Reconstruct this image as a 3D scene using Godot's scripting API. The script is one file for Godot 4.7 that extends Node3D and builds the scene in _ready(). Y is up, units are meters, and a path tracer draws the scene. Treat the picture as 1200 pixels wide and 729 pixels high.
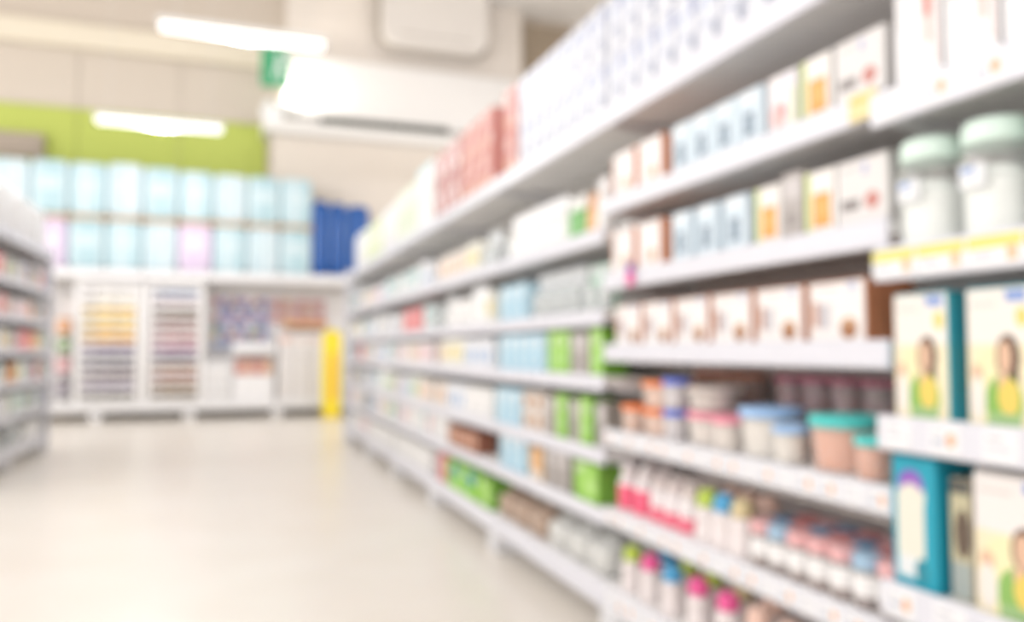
extends Node3D
# A store aisle seen out of focus. Metres, y up, the aisle runs along -Z from the camera; "depth" below means -z.

const ORD := ["first", "second", "third", "fourth", "fifth", "sixth", "seventh", "eighth", "ninth", "tenth", "eleventh", "twelfth", "thirteenth", "fourteenth", "fifteenth", "sixteenth", "seventeenth", "eighteenth", "nineteenth", "twentieth"]
var names := {}
var mats := {}
var meshes := {}
var protos := {}
var prints := {}
var kinds := {}
var stocked := []          # every product placed on a gondola: labelled together at the end
var rng := RandomNumberGenerator.new()

# ------------------------------------------------------------------ helpers
func numbered(n: String) -> String:
	var k: int = names.get(n, 0)
	names[n] = k + 1
	return n if k == 0 else "%s_%03d" % [n, k]

func tag(o: Node, label: String, category: String, group := "", kind := "") -> void:
	if label: o.set_meta("label", label)
	if category: o.set_meta("category", category)
	if group: o.set_meta("group", group)
	if kind: o.set_meta("kind", kind)

func thing(n: String, at: Vector3, turn := 0.0) -> Node3D:
	var o := Node3D.new()
	o.name = numbered(n)
	add_child(o)
	o.position = at
	o.rotation.y = turn
	return o

func mesh_node(n: String, m: Mesh, parent: Node, at := Vector3.ZERO) -> MeshInstance3D:
	var o := MeshInstance3D.new()
	o.name = numbered(n) if parent == self else n
	o.mesh = m
	o.position = at
	parent.add_child(o, true)
	return o

func mat(hex: String, rough := 0.55, metallic := 0.0, alpha := 1.0) -> StandardMaterial3D:
	var key := "%s|%s|%s|%s" % [hex, rough, metallic, alpha]
	if not mats.has(key):
		var m := StandardMaterial3D.new()
		m.albedo_color = Color(hex)
		m.roughness = rough
		m.metallic = metallic
		if alpha < 1.0:
			m.transparency = BaseMaterial3D.TRANSPARENCY_ALPHA
			m.albedo_color.a = alpha
		mats[key] = m
	return mats[key]

func quad(st: SurfaceTool, p: Array, out: Vector3, uv: Array = []) -> void:
	var order := [0, 1, 2, 0, 2, 3] if p.size() == 4 else [0, 1, 2]
	var face: Vector3 = (p[2] - p[0]).cross(p[1] - p[0])
	if face.dot(out) < 0:
		order = [0, 2, 1, 0, 3, 2] if p.size() == 4 else [0, 2, 1]
	for i in order:
		st.set_normal(out.normalized())
		st.set_uv(uv[i] if uv else Vector2(p[i].x, p[i].z))
		st.add_vertex(p[i])

# a chamfered box standing on its base centre; the +Z face may carry a print of its own
func cbox(w: float, h: float, d: float, body: Material, front: Material = null, b := 0.004) -> ArrayMesh:
	var key := ["box", w, h, d, body.get_instance_id(), front.get_instance_id() if front else 0, b]
	if meshes.has(key): return meshes[key]
	b = minf(b, minf(w, minf(h, d)) * 0.3)
	var st := SurfaceTool.new()
	st.begin(Mesh.PRIMITIVE_TRIANGLES)
	var sf := SurfaceTool.new()
	if front: sf.begin(Mesh.PRIMITIVE_TRIANGLES)
	var e := Vector3(w, h, d) / 2.0
	var c := Vector3(0, h / 2.0, 0)
	var ax := [Vector3.RIGHT, Vector3.UP, Vector3.BACK]
	for i in 3:
		var u: Vector3 = ax[(i + 1) % 3]
		var v: Vector3 = ax[(i + 2) % 3]
		var n: Vector3 = ax[i]
		for s in [-1.0, 1.0]:
			var pts := []
			var uvs := []
			for q in [[-1, -1], [1, -1], [1, 1], [-1, 1]]:
				var p: Vector3 = n * s * e[i] + u * q[0] * (e[(i + 1) % 3] - b) + v * q[1] * (e[(i + 2) % 3] - b)
				pts.append(p + c)
				uvs.append(Vector2(p.x / w + 0.5, 0.5 - p.y / h))
			quad(sf if front and i == 2 and s > 0 else st, pts, n * s, uvs)
		for su in [-1.0, 1.0]:          # the edges along axis i
			for sv in [-1.0, 1.0]:
				var pa: Vector3 = u * su * e[(i + 1) % 3] + v * sv * (e[(i + 2) % 3] - b)
				var pb: Vector3 = u * su * (e[(i + 1) % 3] - b) + v * sv * e[(i + 2) % 3]
				var l: Vector3 = n * (e[i] - b)
				quad(st, [pa - l + c, pa + l + c, pb + l + c, pb - l + c], u * su + v * sv)
	for sx in [-1.0, 1.0]:
		for sy in [-1.0, 1.0]:
			for sz in [-1.0, 1.0]:
				quad(st, [Vector3(sx * e.x, sy * (e.y - b), sz * (e.z - b)) + c, Vector3(sx * (e.x - b), sy * e.y, sz * (e.z - b)) + c, Vector3(sx * (e.x - b), sy * (e.y - b), sz * e.z) + c], Vector3(sx, sy, sz))
	var m := st.commit()
	m.surface_set_material(0, body)
	if front:
		m = sf.commit(m)
		m.surface_set_material(1, front)
	meshes[key] = m
	return m

# profile: [radius, height, radius, height ...] from the bottom up
func lathe(profile: Array, body: Material, segs := 16) -> ArrayMesh:
	var key := ["lathe", profile, body.get_instance_id(), segs]
	if meshes.has(key): return meshes[key]
	var st := SurfaceTool.new()
	st.begin(Mesh.PRIMITIVE_TRIANGLES)
	for i in range(0, profile.size() - 3, 2):
		var r0: float = profile[i]
		var y0: float = profile[i + 1]
		var r1: float = profile[i + 2]
		var y1: float = profile[i + 3]
		var nr := y1 - y0
		var ny := r0 - r1
		if absf(nr) + absf(ny) < 1e-7: continue
		for k in segs:
			var a0 := TAU * k / segs
			var a1 := TAU * (k + 1) / segs
			var am := (a0 + a1) / 2
			var p := [Vector3(r0 * cos(a0), y0, r0 * sin(a0)), Vector3(r0 * cos(a1), y0, r0 * sin(a1)), Vector3(r1 * cos(a1), y1, r1 * sin(a1)), Vector3(r1 * cos(a0), y1, r1 * sin(a0))]
			var nn := []
			for a in [a0, a1, a1, a0]: nn.append(Vector3(nr * cos(a), ny, nr * sin(a)).normalized())
			var out := Vector3(nr * cos(am), ny, nr * sin(am))
			var uu := [Vector2(float(k) / segs, 0), Vector2(float(k + 1) / segs, 0), Vector2(float(k + 1) / segs, 1), Vector2(float(k) / segs, 1)]
			for t in [[0, 1, 2], [0, 2, 3]]:
				var face: Vector3 = (p[t[2]] - p[t[0]]).cross(p[t[1]] - p[t[0]])
				if face.length() < 1e-10: continue
				var tt: Array = t if face.dot(out) > 0 else [t[0], t[2], t[1]]
				for q in tt:
					st.set_normal(nn[q])
					st.set_uv(uu[q])
					st.add_vertex(p[q])
	var m := st.commit()
	m.surface_set_material(0, body)
	meshes[key] = m
	return m

# a soft plastic-wrapped pack: a rounded, slightly bulging block standing on y = 0
func pillow(w: float, h: float, d: float, body: Material, e := 0.32, seg := 20) -> ArrayMesh:
	var key := ["pillow", w, h, d, body.get_instance_id(), e, seg]
	if meshes.has(key): return meshes[key]
	var st := SurfaceTool.new()
	st.begin(Mesh.PRIMITIVE_TRIANGLES)
	var rows := 12
	var pt := func(i: int, j: int) -> Vector3:
		var a := TAU * i / seg
		var t := PI * j / rows - PI / 2
		var ct := pow(absf(cos(t)), e)
		var sy := signf(sin(t)) * pow(absf(sin(t)), e)
		return Vector3(w / 2 * ct * signf(cos(a)) * pow(absf(cos(a)), e), h / 2 * sy + h / 2, d / 2 * ct * signf(sin(a)) * pow(absf(sin(a)), e))
	st.set_smooth_group(0)
	for j in rows:
		for i in seg:
			var p := [pt.call(i, j), pt.call(i + 1, j), pt.call(i + 1, j + 1), pt.call(i, j + 1)]
			for t in [[0, 1, 2], [0, 2, 3]]:
				var face: Vector3 = (p[t[2]] - p[t[0]]).cross(p[t[1]] - p[t[0]])
				if face.length() < 1e-10: continue
				var mid: Vector3 = (p[t[0]] + p[t[1]] + p[t[2]]) / 3.0 - Vector3(0, h / 2, 0)
				var tt: Array = t if face.dot(mid) > 0 else [t[0], t[2], t[1]]
				for q in tt:
					var v: Vector3 = p[q]
					st.set_uv(Vector2(v.x / w + 0.5, 1.0 - v.y / h))
					st.add_vertex(v)
	st.generate_normals()
	var m := st.commit()
	m.surface_set_material(0, body)
	meshes[key] = m
	return m

# a flat outline in the XY plane given a thickness along Z (front at +Z)
func prism(outline: PackedVector2Array, depth: float, body: Material) -> ArrayMesh:
	var key := ["prism", outline, depth, body.get_instance_id()]
	if meshes.has(key): return meshes[key]
	var st := SurfaceTool.new()
	st.begin(Mesh.PRIMITIVE_TRIANGLES)
	var tri := Geometry2D.triangulate_polygon(outline)
	for s in [-1.0, 1.0]:
		for i in range(0, tri.size(), 3):
			var p := []
			for k in 3: p.append(Vector3(outline[tri[i + k]].x, outline[tri[i + k]].y, s * depth / 2))
			quad(st, p, Vector3(0, 0, s))
	var turn := -1.0 if Geometry2D.is_polygon_clockwise(outline) else 1.0
	for i in outline.size():
		var a := outline[i]
		var b := outline[(i + 1) % outline.size()]
		var n := Vector3(b.y - a.y, a.x - b.x, 0) * turn
		quad(st, [Vector3(a.x, a.y, -depth / 2), Vector3(b.x, b.y, -depth / 2), Vector3(b.x, b.y, depth / 2), Vector3(a.x, a.y, depth / 2)], n)
	var m := st.commit()
	m.surface_set_material(0, body)
	meshes[key] = m
	return m

func round_rect(w: float, h: float, r: float, n := 5) -> PackedVector2Array:
	var o := PackedVector2Array()
	for q in 4:
		var cx: float = [1, -1, -1, 1][q] * (w / 2 - r)
		var cy: float = [1, 1, -1, -1][q] * (h / 2 - r) + h / 2
		for k in n + 1:
			var a := PI / 2 * (q + float(k) / n)
			o.append(Vector2(cx + r * cos(a), cy + r * sin(a)))
	return o

# ------------------------------------------------------------------ printed faces
# each shape: ["r", x, y, w, h, colour] or ["e", cx, cy, rx, ry, colour], in parts of the face, y down
func print_mat(key: String, back: String, shapes: Array, rough := 0.45) -> StandardMaterial3D:
	if prints.has(key): return prints[key]
	var n := 64
	var im := Image.create(n, n, false, Image.FORMAT_RGB8)
	im.fill(Color(back))
	for s in shapes:
		if s[0] == "r":
			im.fill_rect(Rect2i(int(s[1] * n), int(s[2] * n), maxi(1, int(s[3] * n)), maxi(1, int(s[4] * n))), Color(s[5]))
		else:
			for y in n:
				for x in n:
					var dx: float = ((x + 0.5) / n - s[1]) / s[3]
					var dy: float = ((y + 0.5) / n - s[2]) / s[4]
					if dx * dx + dy * dy < 1.0: im.set_pixel(x, y, Color(s[5]))
	var m := StandardMaterial3D.new()
	m.albedo_texture = ImageTexture.create_from_image(im)
	m.albedo_color = Color(.95, .95, .95)      # inks and board are a little off pure white
	m.roughness = rough
	prints[key] = m
	return m

func woman_shapes(hair: String, top: String) -> Array:
	return [["r", 0, .42, 1, .58, "fbeecb"], ["e", .42, .72, .36, .3, "fdf3c4"], ["r", .62, .04, .3, .09, "8aa4dc"], ["e", .84, .22, .09, .07, "f4dc7a"],
		["e", .62, .5, .17, .16, hair], ["r", .5, .5, .27, .2, hair], ["e", .58, .5, .1, .12, "eac2a4"], ["e", .55, .82, .28, .2, top], ["e", .55, .68, .09, .08, "eac2a4"],
		["e", .62, .78, .15, .13, "f5d66a"], ["e", .16, .62, .09, .07, "eac2a4"], ["e", .16, .8, .12, .16, "f7efe6"], ["r", .08, .12, .4, .04, "e6ddd8"], ["r", .3, .9, .5, .1, "a6c98c"]]

# ------------------------------------------------------------------ product kinds
func kind(key: String, spec: Dictionary) -> void:
	kinds[key] = spec

func define_kinds() -> void:
	var carton := func(key: String, name: String, desc: String, w: float, h: float, d: float, side: String, back: String, shapes: Array, flap := false):
		kind(key, {"type": "carton", "name": name, "desc": desc, "cat": "carton", "w": w, "h": h, "d": d, "side": side, "back": back, "shapes": shapes, "flap": flap})
	# the bay of orange tubs
	carton.call("cup_box", "carton", "white carton with brown cup picture", .172, .135, .13, "c9825c", "fbf7f4", [["r", 0, 0, .05, 1, "e9c6b2"], ["r", .1, .34, .1, .42, "c48a70"], ["r", .2, .36, .22, .42, "cfcbcf"], ["e", .72, .76, .14, .17, "a8704a"], ["e", .72, .66, .12, .06, "d9b08c"], ["r", .72, .05, .14, .14, "b9c4e0"], ["r", .1, .1, .45, .05, "e5d8d4"]], true)
	carton.call("blue_box", "carton", "pale blue carton with dark square", .1, .146, .11, "dbe9f2", "dcebf4", [["r", .3, .42, .4, .4, "5f7286"], ["r", .42, .5, .16, .2, "b6c8d6"], ["r", .12, .08, .7, .12, "f6fafc"]], true)
	carton.call("peach_box", "carton", "white carton with peach stripe", .15, .15, .12, "d98a5e", "fdfaf8", [["r", .0, .1, .12, .8, "efb79c"], ["e", .62, .72, .14, .16, "d7ae86"], ["r", .3, .15, .5, .05, "efe4de"]], true)
	carton.call("orange_box", "carton", "white carton with orange block", .095, .145, .11, "e9e6e2", "fbf6f0", [["r", 0, 0, .2, 1, "cfe07e"], ["r", .28, .36, .6, .52, "f7a44e"], ["e", .58, .6, .16, .18, "fbbf72"]], true)
	carton.call("pink_box", "carton", "white carton with pink print", .1, .145, .11, "eceaea", "fbf6f6", [["e", .4, .68, .3, .22, "f4c4c0"], ["e", .52, .6, .07, .07, "a0606a"], ["r", .62, .1, .2, .1, "c9cbe6"], ["r", .86, .3, .14, .7, "dfe8a2"]], true)
	carton.call("grey_box", "carton", "grey white carton with red print", .14, .145, .11, "d6d3d0", "eeeae7", [["r", .1, .58, .36, .16, "8d8583"], ["e", .7, .64, .14, .12, "cf8a80"], ["r", .52, .1, .12, .16, "b8bcd8"], ["r", .1, .12, .34, .06, "d9d4d0"]], true)
	carton.call("formula_carton", "carton", "white carton with grey blue marks", .108, .2, .1, "d8dae2", "e9ebf1", [["r", .66, .08, .2, .28, "8490be"], ["r", .86, 0, .14, 1, "b0b5c4"], ["r", .18, .6, .4, .08, "b8c0d6"], ["e", .34, .34, .2, .14, "d0d8ea"], ["r", .68, .64, .18, .28, "868ea4"]])
	kind("talker", {"type": "talker", "name": "shelf_talker", "desc": "magenta and violet shelf talker", "cat": "sign", "w": .045, "h": .07, "d": .004})
	for a in [["teal", "54d0ca", "f09a62"], ["sky", "a4c8f0", "f6efe3"], ["pink", "f7a0b0", "f4e8dc"], ["blue", "5f78de", "dcd6da"], ["orange", "fc8c48", "f4c4a4"], ["maroon", "cc7a8e", "b87880"], ["rust", "d08a6c", "d09a80"], ["ivory", "dcd0c8", "d8c8bc"]]:
		var tw: float = .1 if a[0] in ["maroon", "rust"] else .165
		kind(a[0] + "_tub", {"type": "tub", "name": "storage_tub", "desc": "large tub with %s lid" % a[0], "cat": "tub", "w": tw, "h": {"orange": .086, "pink": .095, "ivory": .07}.get(a[0], .1 if tw < .15 else .125), "d": tw, "lid": a[1], "inside": a[2]})
		kind(a[0] + "_pot", {"type": "tub", "name": "storage_pot", "desc": "small pot with %s lid" % a[0], "cat": "pot", "w": .085, "h": .092, "d": .085, "lid": a[1], "inside": a[2]})
	for a in [["pale_pink", "e9b4b4", "8a6250"], ["powder_blue", "a4c3da", "7c5a50"], ["coral", "d78a88", "87604e"], ["slate_blue", "6f94b4", "80584a"]]:
		kind(a[0] + "_jar", {"type": "jar", "name": "food_jar", "desc": "small jar with %s lid" % a[0].replace("_", " "), "cat": "jar", "w": .062, "h": .112, "d": .062, "lid": a[1], "inside": a[2]})
	kind("rose_bottle", {"type": "bottle", "name": "baby_bottle", "desc": "white bottle with wide rose label", "cat": "bottle", "w": .075, "h": .165, "d": .075, "body": "f4ecec", "cap": "efe6e4", "band": "f56a88", "band_top": .78})
	kind("blush_bottle", {"type": "bottle", "name": "baby_bottle", "desc": "white bottle with pink label", "cat": "bottle", "w": .068, "h": .155, "d": .068, "body": "f4eeee", "cap": "e9dcd8", "band": "f07a90"})
	for a in [["lime", "bfd455"], ["azure", "55a9d8"], ["hot_pink", "f0609e"], ["pale_peach", "eec9b8"], ["sand", "d8c79a"]]:
		kind(a[0] + "_bottle", {"type": "bottle", "name": "cup_bottle", "desc": "clear bottle with %s cap" % a[0].replace("_", " "), "cat": "bottle", "w": .075, "h": .15, "d": .075, "body": "efe6e4", "cap": a[1], "round": true})
	# the bay of clear jars
	carton.call("red_strip_box", "carton", "tall white carton with red strip", .1, .27, .12, "f6f4f4", "fbfafa", [["r", .66, 0, .2, .55, "d9877a"], ["r", .66, .55, .2, .2, "eed2ca"], ["r", .08, .2, .4, .4, "f1efee"], ["r", .9, .3, .1, .6, "e8d2cc"]], true)
	kind("clear_jar", {"type": "clear_jar", "name": "clear_jar", "desc": "clear plastic jar with mint lid", "cat": "jar", "w": .12, "h": .205, "d": .12})
	carton.call("woman_box", "carton", "cream carton picturing woman in green", .122, .232, .1, "3fa9b8", "fbf4ea", woman_shapes("4e3428", "8fbf5a"), true)
	carton.call("large_woman_box", "carton", "large cream carton picturing dark-haired woman", .15, .232, .1, "ece6e2", "f8f1ec", woman_shapes("4a2f26", "93c266"), true)
	carton.call("teal_box", "carton", "teal carton with white bottle picture", .1, .24, .1, "189ab4", "22a8c0", [["r", .14, .3, .62, .5, "f3efdf"], ["e", .45, .3, .31, .16, "f3efdf"], ["e", .45, .22, .28, .11, "9a62c4"], ["e", .45, .31, .27, .1, "f3efdf"], ["r", .14, .78, .44, .16, "eef2f2"], ["e", .66, .86, .14, .1, "2c8fa0"]], true)
	carton.call("orange_slim_box", "carton", "slim carton with dark top and orange side", .028, .2, .1, "e2924e", "e59a58", [["r", 0, 0, 1, .3, "2f8fa4"], ["r", 0, .8, 1, .2, "c8ccc8"]])
	carton.call("dusk_box", "carton", "olive and brown picture carton", .045, .21, .1, "a9a08c", "cfc7a4", [["r", 0, 0, 1, .14, "5f5e58"], ["e", .6, .45, .36, .2, "6b5a4c"], ["r", 0, .7, 1, .3, "aeb7b2"]])
	# the bay of green packs
	carton.call("green_pack", "carton", "lime green carton with white panel", .1, .172, .1, "72a93c", "9fd65a", [["r", 0, .04, .3, .9, "c4ec8e"], ["r", .36, .5, .5, .3, "b4e48a"], ["e", .6, .26, .2, .12, "dff2c8"]])
	carton.call("wide_green_pack", "carton", "wide lime green carton", .2, .142, .12, "78ae42", "a2d85e", [["r", .06, .1, .4, .2, "d6efb6"], ["e", .7, .6, .18, .24, "bfe88c"]])
	carton.call("ash_pack", "carton", "ash grey slim carton", .075, .16, .1, "9d968e", "bdb6b2", [["r", .1, .1, .8, .3, "d8d2d0"], ["r", .2, .6, .5, .2, "a09894"]])
	carton.call("aqua_pack", "carton", "pale aqua carton with white window", .11, .165, .1, "bcdcea", "b4dcee", [["r", .12, .12, .7, .3, "e4f2f8"], ["r", .2, .56, .5, .26, "d6ebf4"], ["r", .84, .2, .1, .6, "86c0dc"]])
	carton.call("brown_spot_box", "carton", "small white carton with brown spot", .12, .082, .1, "ded2c6", "f2ece6", [["e", .42, .5, .26, .34, "b87a3e"], ["e", .42, .44, .14, .14, "d49c5c"], ["r", .74, .1, .16, .8, "dcd6d0"]])
	carton.call("apricot_box", "carton", "apricot carton with white band", .12, .135, .1, "e8c9a0", "f4b676", [["r", 0, .7, 1, .3, "f6ece0"], ["e", .5, .36, .26, .22, "f8d2a4"]])
	kind("clear_bag", {"type": "bag", "name": "snack_bag", "desc": "translucent grey snack bag", "cat": "bag", "w": .17, "h": .11, "d": .13, "body": "d3d3cf"})
	kind("tan_bag", {"type": "bag", "name": "snack_bag", "desc": "tan brown snack bag", "cat": "bag", "w": .18, "h": .115, "d": .13, "body": "b29a88"})
	kind("white_bottle", {"type": "bottle", "name": "lotion_bottle", "desc": "white bottle with domed cap", "cat": "bottle", "w": .07, "h": .2, "d": .06, "body": "efefed", "cap": "fbfbfb", "round": true})
	kind("green_bottle", {"type": "bottle", "name": "lotion_bottle", "desc": "green bottle with white cap", "cat": "bottle", "w": .065, "h": .17, "d": .06, "body": "86c07c", "cap": "f6f6f2", "round": true})
	kind("clear_pack", {"type": "blister", "name": "blister_pack", "desc": "clear blister pack on grey card", "cat": "pack", "w": .11, "h": .19, "d": .07, "card": "d6dadc"})
	kind("mint_blister", {"type": "blister", "name": "blister_pack", "desc": "clear blister pack on mint card", "cat": "pack", "w": .11, "h": .18, "d": .07, "card": "bfe0cc"})
	# farther bays
	carton.call("green_blue_box", "carton", "bright green carton with blue oval", .3, .15, .14, "7fc23c", "a4e04c", [["e", .62, .32, .24, .26, "2c7fae"], ["r", 0, 0, .12, 1, "dff0c4"], ["e", .3, .6, .2, .24, "6fc63c"]])
	carton.call("red_box", "carton", "coral red carton with white patch", .14, .16, .1, "e0787c", "ee8a8c", [["r", .2, .2, .5, .24, "f8dada"], ["e", .6, .7, .2, .18, "f4b8b4"]])
	carton.call("rust_pack", "carton", "rust brown carton with cream spot", .11, .11, .1, "96604c", "b0745a", [["e", .5, .5, .28, .28, "e0b49a"], ["r", 0, 0, 1, .14, "c99a84"]])
	carton.call("plain_white_box", "carton", "plain white carton", .15, .15, .12, "f0efec", "f8f7f5", [["r", .1, .12, .5, .1, "e6e4e2"], ["r", .66, .6, .22, .26, "dcdcde"]])
	carton.call("blue_print_box", "carton", "white carton with blue print", .12, .155, .1, "eef0f3", "f4f5f8", [["r", .12, .4, .5, .4, "8fb4dc"], ["r", .7, .1, .2, .1, "c8d4e8"]])
	carton.call("teal_print_box", "carton", "white carton with teal print", .11, .165, .1, "e8efee", "f2f6f5", [["r", .1, .14, .7, .3, "86c0c0"], ["e", .5, .7, .24, .18, "c4e0de"]])
	carton.call("peach_print_box", "carton", "white carton with peach print", .12, .15, .1, "f2ebe4", "f8f1ea", [["e", .46, .52, .3, .3, "f0c4a0"], ["r", .1, .08, .6, .1, "e8d8c8"]])
	carton.call("yellow_print_box", "carton", "white carton with yellow print", .1, .16, .1, "f4f1e4", "f8f6ea", [["r", .12, .3, .7, .4, "eedb8c"], ["r", .2, .8, .5, .1, "d4d0c0"]])
	carton.call("navy_print_box", "carton", "white carton with navy print", .11, .165, .1, "e6e8ee", "eff0f4", [["r", .14, .2, .6, .5, "7888b4"], ["r", .3, .34, .3, .2, "c8d0e4"]])
	carton.call("pink_print_box", "carton", "white carton with rose print", .12, .15, .1, "f4ecec", "f8f2f2", [["e", .5, .5, .3, .26, "eeb0b4"], ["r", .7, .1, .2, .2, "e2c8c8"]])
	carton.call("green_print_box", "carton", "white carton with green print", .11, .17, .1, "edf3e8", "f4f8f0", [["r", .1, .36, .7, .36, "a4cf86"], ["r", .2, .12, .5, .1, "d8e4d0"]])
	carton.call("gift_box", "carton", "salmon red patterned carton", .18, .2, .14, "c9827a", "d8958a", [["r", 0, .46, 1, .08, "b86a64"], ["r", .46, 0, .08, 1, "b86a64"], ["e", .26, .26, .14, .14, "f0d4cc"], ["e", .74, .74, .14, .14, "f0d4cc"], ["e", .74, .26, .1, .1, "c47468"], ["e", .26, .74, .1, .1, "e0b47c"]])
	carton.call("label_gift_box", "carton", "brick red carton with white labels", .18, .2, .14, "b87a76", "c88a86", [["e", .3, .3, .2, .16, "f8f2f2"], ["e", .68, .66, .2, .16, "f8f4f4"], ["r", 0, .9, 1, .1, "a8625e"]])
	carton.call("cyan_top_box", "carton", "tall white carton with cyan top", .14, .42, .12, "f2f4f2", "f8faf8", [["r", 0, 0, 1, .14, "c4e4ee"], ["r", .2, .4, .5, .3, "eceeea"]])
	carton.call("sage_box", "carton", "tall pale sage carton", .16, .38, .12, "e4ead8", "eaf0de", [["r", .1, .1, .7, .2, "f6f8f0"], ["e", .5, .62, .26, .16, "d4dec0"]])
	kind("pale_pack", {"type": "pillow", "name": "nappy_pack", "desc": "pale white wrapped pack", "cat": "pack", "w": .3, "h": .38, "d": .22, "body": "f3f1f0"})
	kind("lime_pack", {"type": "pillow", "name": "nappy_pack", "desc": "pale lime wrapped pack", "cat": "pack", "w": .28, "h": .36, "d": .22, "body": "e9f0c8"})
	carton.call("dark_print_box", "carton", "grey carton with slate print", .12, .17, .1, "b8bcc0", "c4c8cc", [["r", .1, .2, .7, .5, "76868e"], ["r", .3, .74, .4, .14, "e6e2da"]])
	kind("amber_bottle", {"type": "bottle", "name": "lotion_bottle", "desc": "apricot bottle with tan cap", "cat": "bottle", "w": .08, "h": .16, "d": .07, "body": "ecb98c", "cap": "d9a070", "round": true})

func make(key: String) -> Node3D:
	if protos.has(key): return protos[key]
	var s: Dictionary = kinds[key]
	var o: Node3D
	var w: float = s.w
	var h: float = s.h
	var d: float = s.d
	match s.type:
		"carton":
			var mi := MeshInstance3D.new()
			mi.mesh = cbox(w, h, d, mat(s.side, .5), print_mat(key, s.back, s.shapes), .003)
			o = mi
			if s.flap:
				mesh_node("top_flap", cbox(w * .94, .0015, d * .9, mat(s.side, .5), null, .0004), o, Vector3(0, h - .0006, 0))
		"tub":
			o = Node3D.new()
			var r := w / 2
			var hb := h * .8
			mesh_node("tub_body", lathe([0, 0, r * .84, 0, r * .86, .004, r * .95, hb - .004, r * .97, hb, r * .93, hb, r * .82, .005, 0, .005], mat("f8f6f4", .25, 0, .18), 20), o)
			mesh_node("contents", lathe([0, .006, r * .8, .006, r * .88, hb * .93, 0, hb * .95], mat(s.inside, .7), 14), o)
			mesh_node("lid", lathe([0, hb + .0005, r * .98, hb + .0005, r, hb + .004, r, h - .006, r * .96, h - .001, r * .7, h, r * .66, h - .004, 0, h - .004], mat(s.lid, .4), 20), o)
		"jar":
			o = Node3D.new()
			var r := w / 2
			var hb := h * .8
			mesh_node("glass", lathe([0, 0, r * .86, 0, r * .96, .006, r * .96, hb * .82, r * .84, hb * .95, r * .84, hb], mat("f2eeec", .1, 0, .3), 16), o)
			mesh_node("contents", lathe([0, .004, r * .82, .004, r * .9, .01, r * .9, hb * .32, 0, hb * .32], mat(s.inside, .7), 12), o)
			mesh_node("label", lathe([r * .97, hb * .3, r * .985, hb * .3, r * .985, hb * .78, r * .97, hb * .78], mat("f6f4f2", .6), 16), o)
			mesh_node("lid", lathe([0, hb - .008, r, hb - .008, r, h - .004, r * .95, h, 0, h], mat(s.lid, .4), 16), o)
		"bottle":
			o = Node3D.new()
			var r := w / 2
			var hb := h * .68
			mesh_node("bottle_body", lathe([0, 0, r * .92, 0, r, .006, r * .98, hb * .4, r * .9, hb * .55, r * .98, hb * .72, r * .96, hb * .88, r * .6, hb, 0, hb], mat(s.body, .35), 16), o)
			if s.has("band"):
				mesh_node("label", lathe([r * .985, hb * .1, r * 1.012, hb * .1, r * 1.012, hb * s.get("band_top", .5), r * .93, hb * s.get("band_top", .5)], mat(s.band, .5), 16), o)
			if s.get("round", false):
				mesh_node("cap", lathe([0, hb, r * .78, hb, r * .82, hb + .006, r * .82, hb + (h - hb) * .4, r * .7, hb + (h - hb) * .72, r * .42, hb + (h - hb) * .94, 0, h], mat(s.cap, .35), 16), o)
			else:
				mesh_node("cap", lathe([0, hb, r * .66, hb, r * .66, hb + (h - hb) * .6, r * .3, hb + (h - hb) * .7, r * .24, h - .002, 0, h], mat(s.cap, .35), 16), o)
		"clear_jar":
			o = Node3D.new()
			var r := w / 2
			mesh_node("jar_body", lathe([0, 0, r * .92, 0, r, .008, r, h * .74, r * .84, h * .8, r * .84, h * .82], mat("f6faf6", .1, 0, .16), 24), o)
			mesh_node("contents", lathe([0, .005, r * .85, .005, r * .88, h * .5, r * .5, h * .62, 0, h * .64], mat("f8faf6", .6), 16), o)
			mesh_node("label", cbox(w * .42, h * .2, .002, mat("f0f0f2", .5), print_mat("jar_label", "eef0f2", [["r", .1, .1, .5, .3, "9fb4dc"], ["r", .2, .55, .6, .3, "f6f6f6"]]), .0005), o, Vector3(.0, h * .42, r + .0015))
			mesh_node("lid", lathe([0, h * .8, r * .9, h * .8, r * .94, h * .82, r * .92, h * .97, r * .84, h, 0, h], mat("dcf0e4", .35), 24), o)
		"bag":
			var mi := MeshInstance3D.new()
			mi.mesh = pillow(w, h, d, mat(s.body, .3), .5, 16)
			o = mi
			mesh_node("crimped_seal", cbox(w * .86, .02, .004, mat(s.body, .4), null, .001), o, Vector3(0, h * .97, 0))
		"blister":
			o = Node3D.new()
			mesh_node("card", cbox(w, h, .004, mat(s.card, .6), print_mat("card_" + s.card, s.card, [["r", .1, .05, .8, .2, "f2f4f4"], ["e", .5, .14, .12, .04, "b0b8bc"], ["r", .2, .8, .6, .1, "eef0f0"]]), .001), o, Vector3(0, 0, -d * .3))
			mesh_node("blister", pillow(w * .78, h * .6, d * .6, mat("eef2f2", .1, 0, .35), .4, 14), o, Vector3(0, .002, .002))
			mesh_node("contents", pillow(w * .5, h * .5, d * .38, mat("dfe4e2", .5), .7, 12), o, Vector3(0, .004, .002))
		"pillow":
			var mi := MeshInstance3D.new()
			mi.mesh = pillow(w, h, d, print_mat(key, s.body, [["r", .2, .3, .5, .24, "faf9f8"], ["r", .25, .64, .3, .08, "d8d4d4"]], .3), .3, 20)
			o = mi
		"talker":
			o = Node3D.new()
			mesh_node("card", cbox(w, h * .6, d, mat("e8509c", .4), null, .001), o)
			mesh_node("upper_card", cbox(w * .8, h * .4, d, mat("7a58b8", .4), null, .001), o, Vector3(-w * .05, h * .6, 0))
	protos[key] = o
	return o

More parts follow.
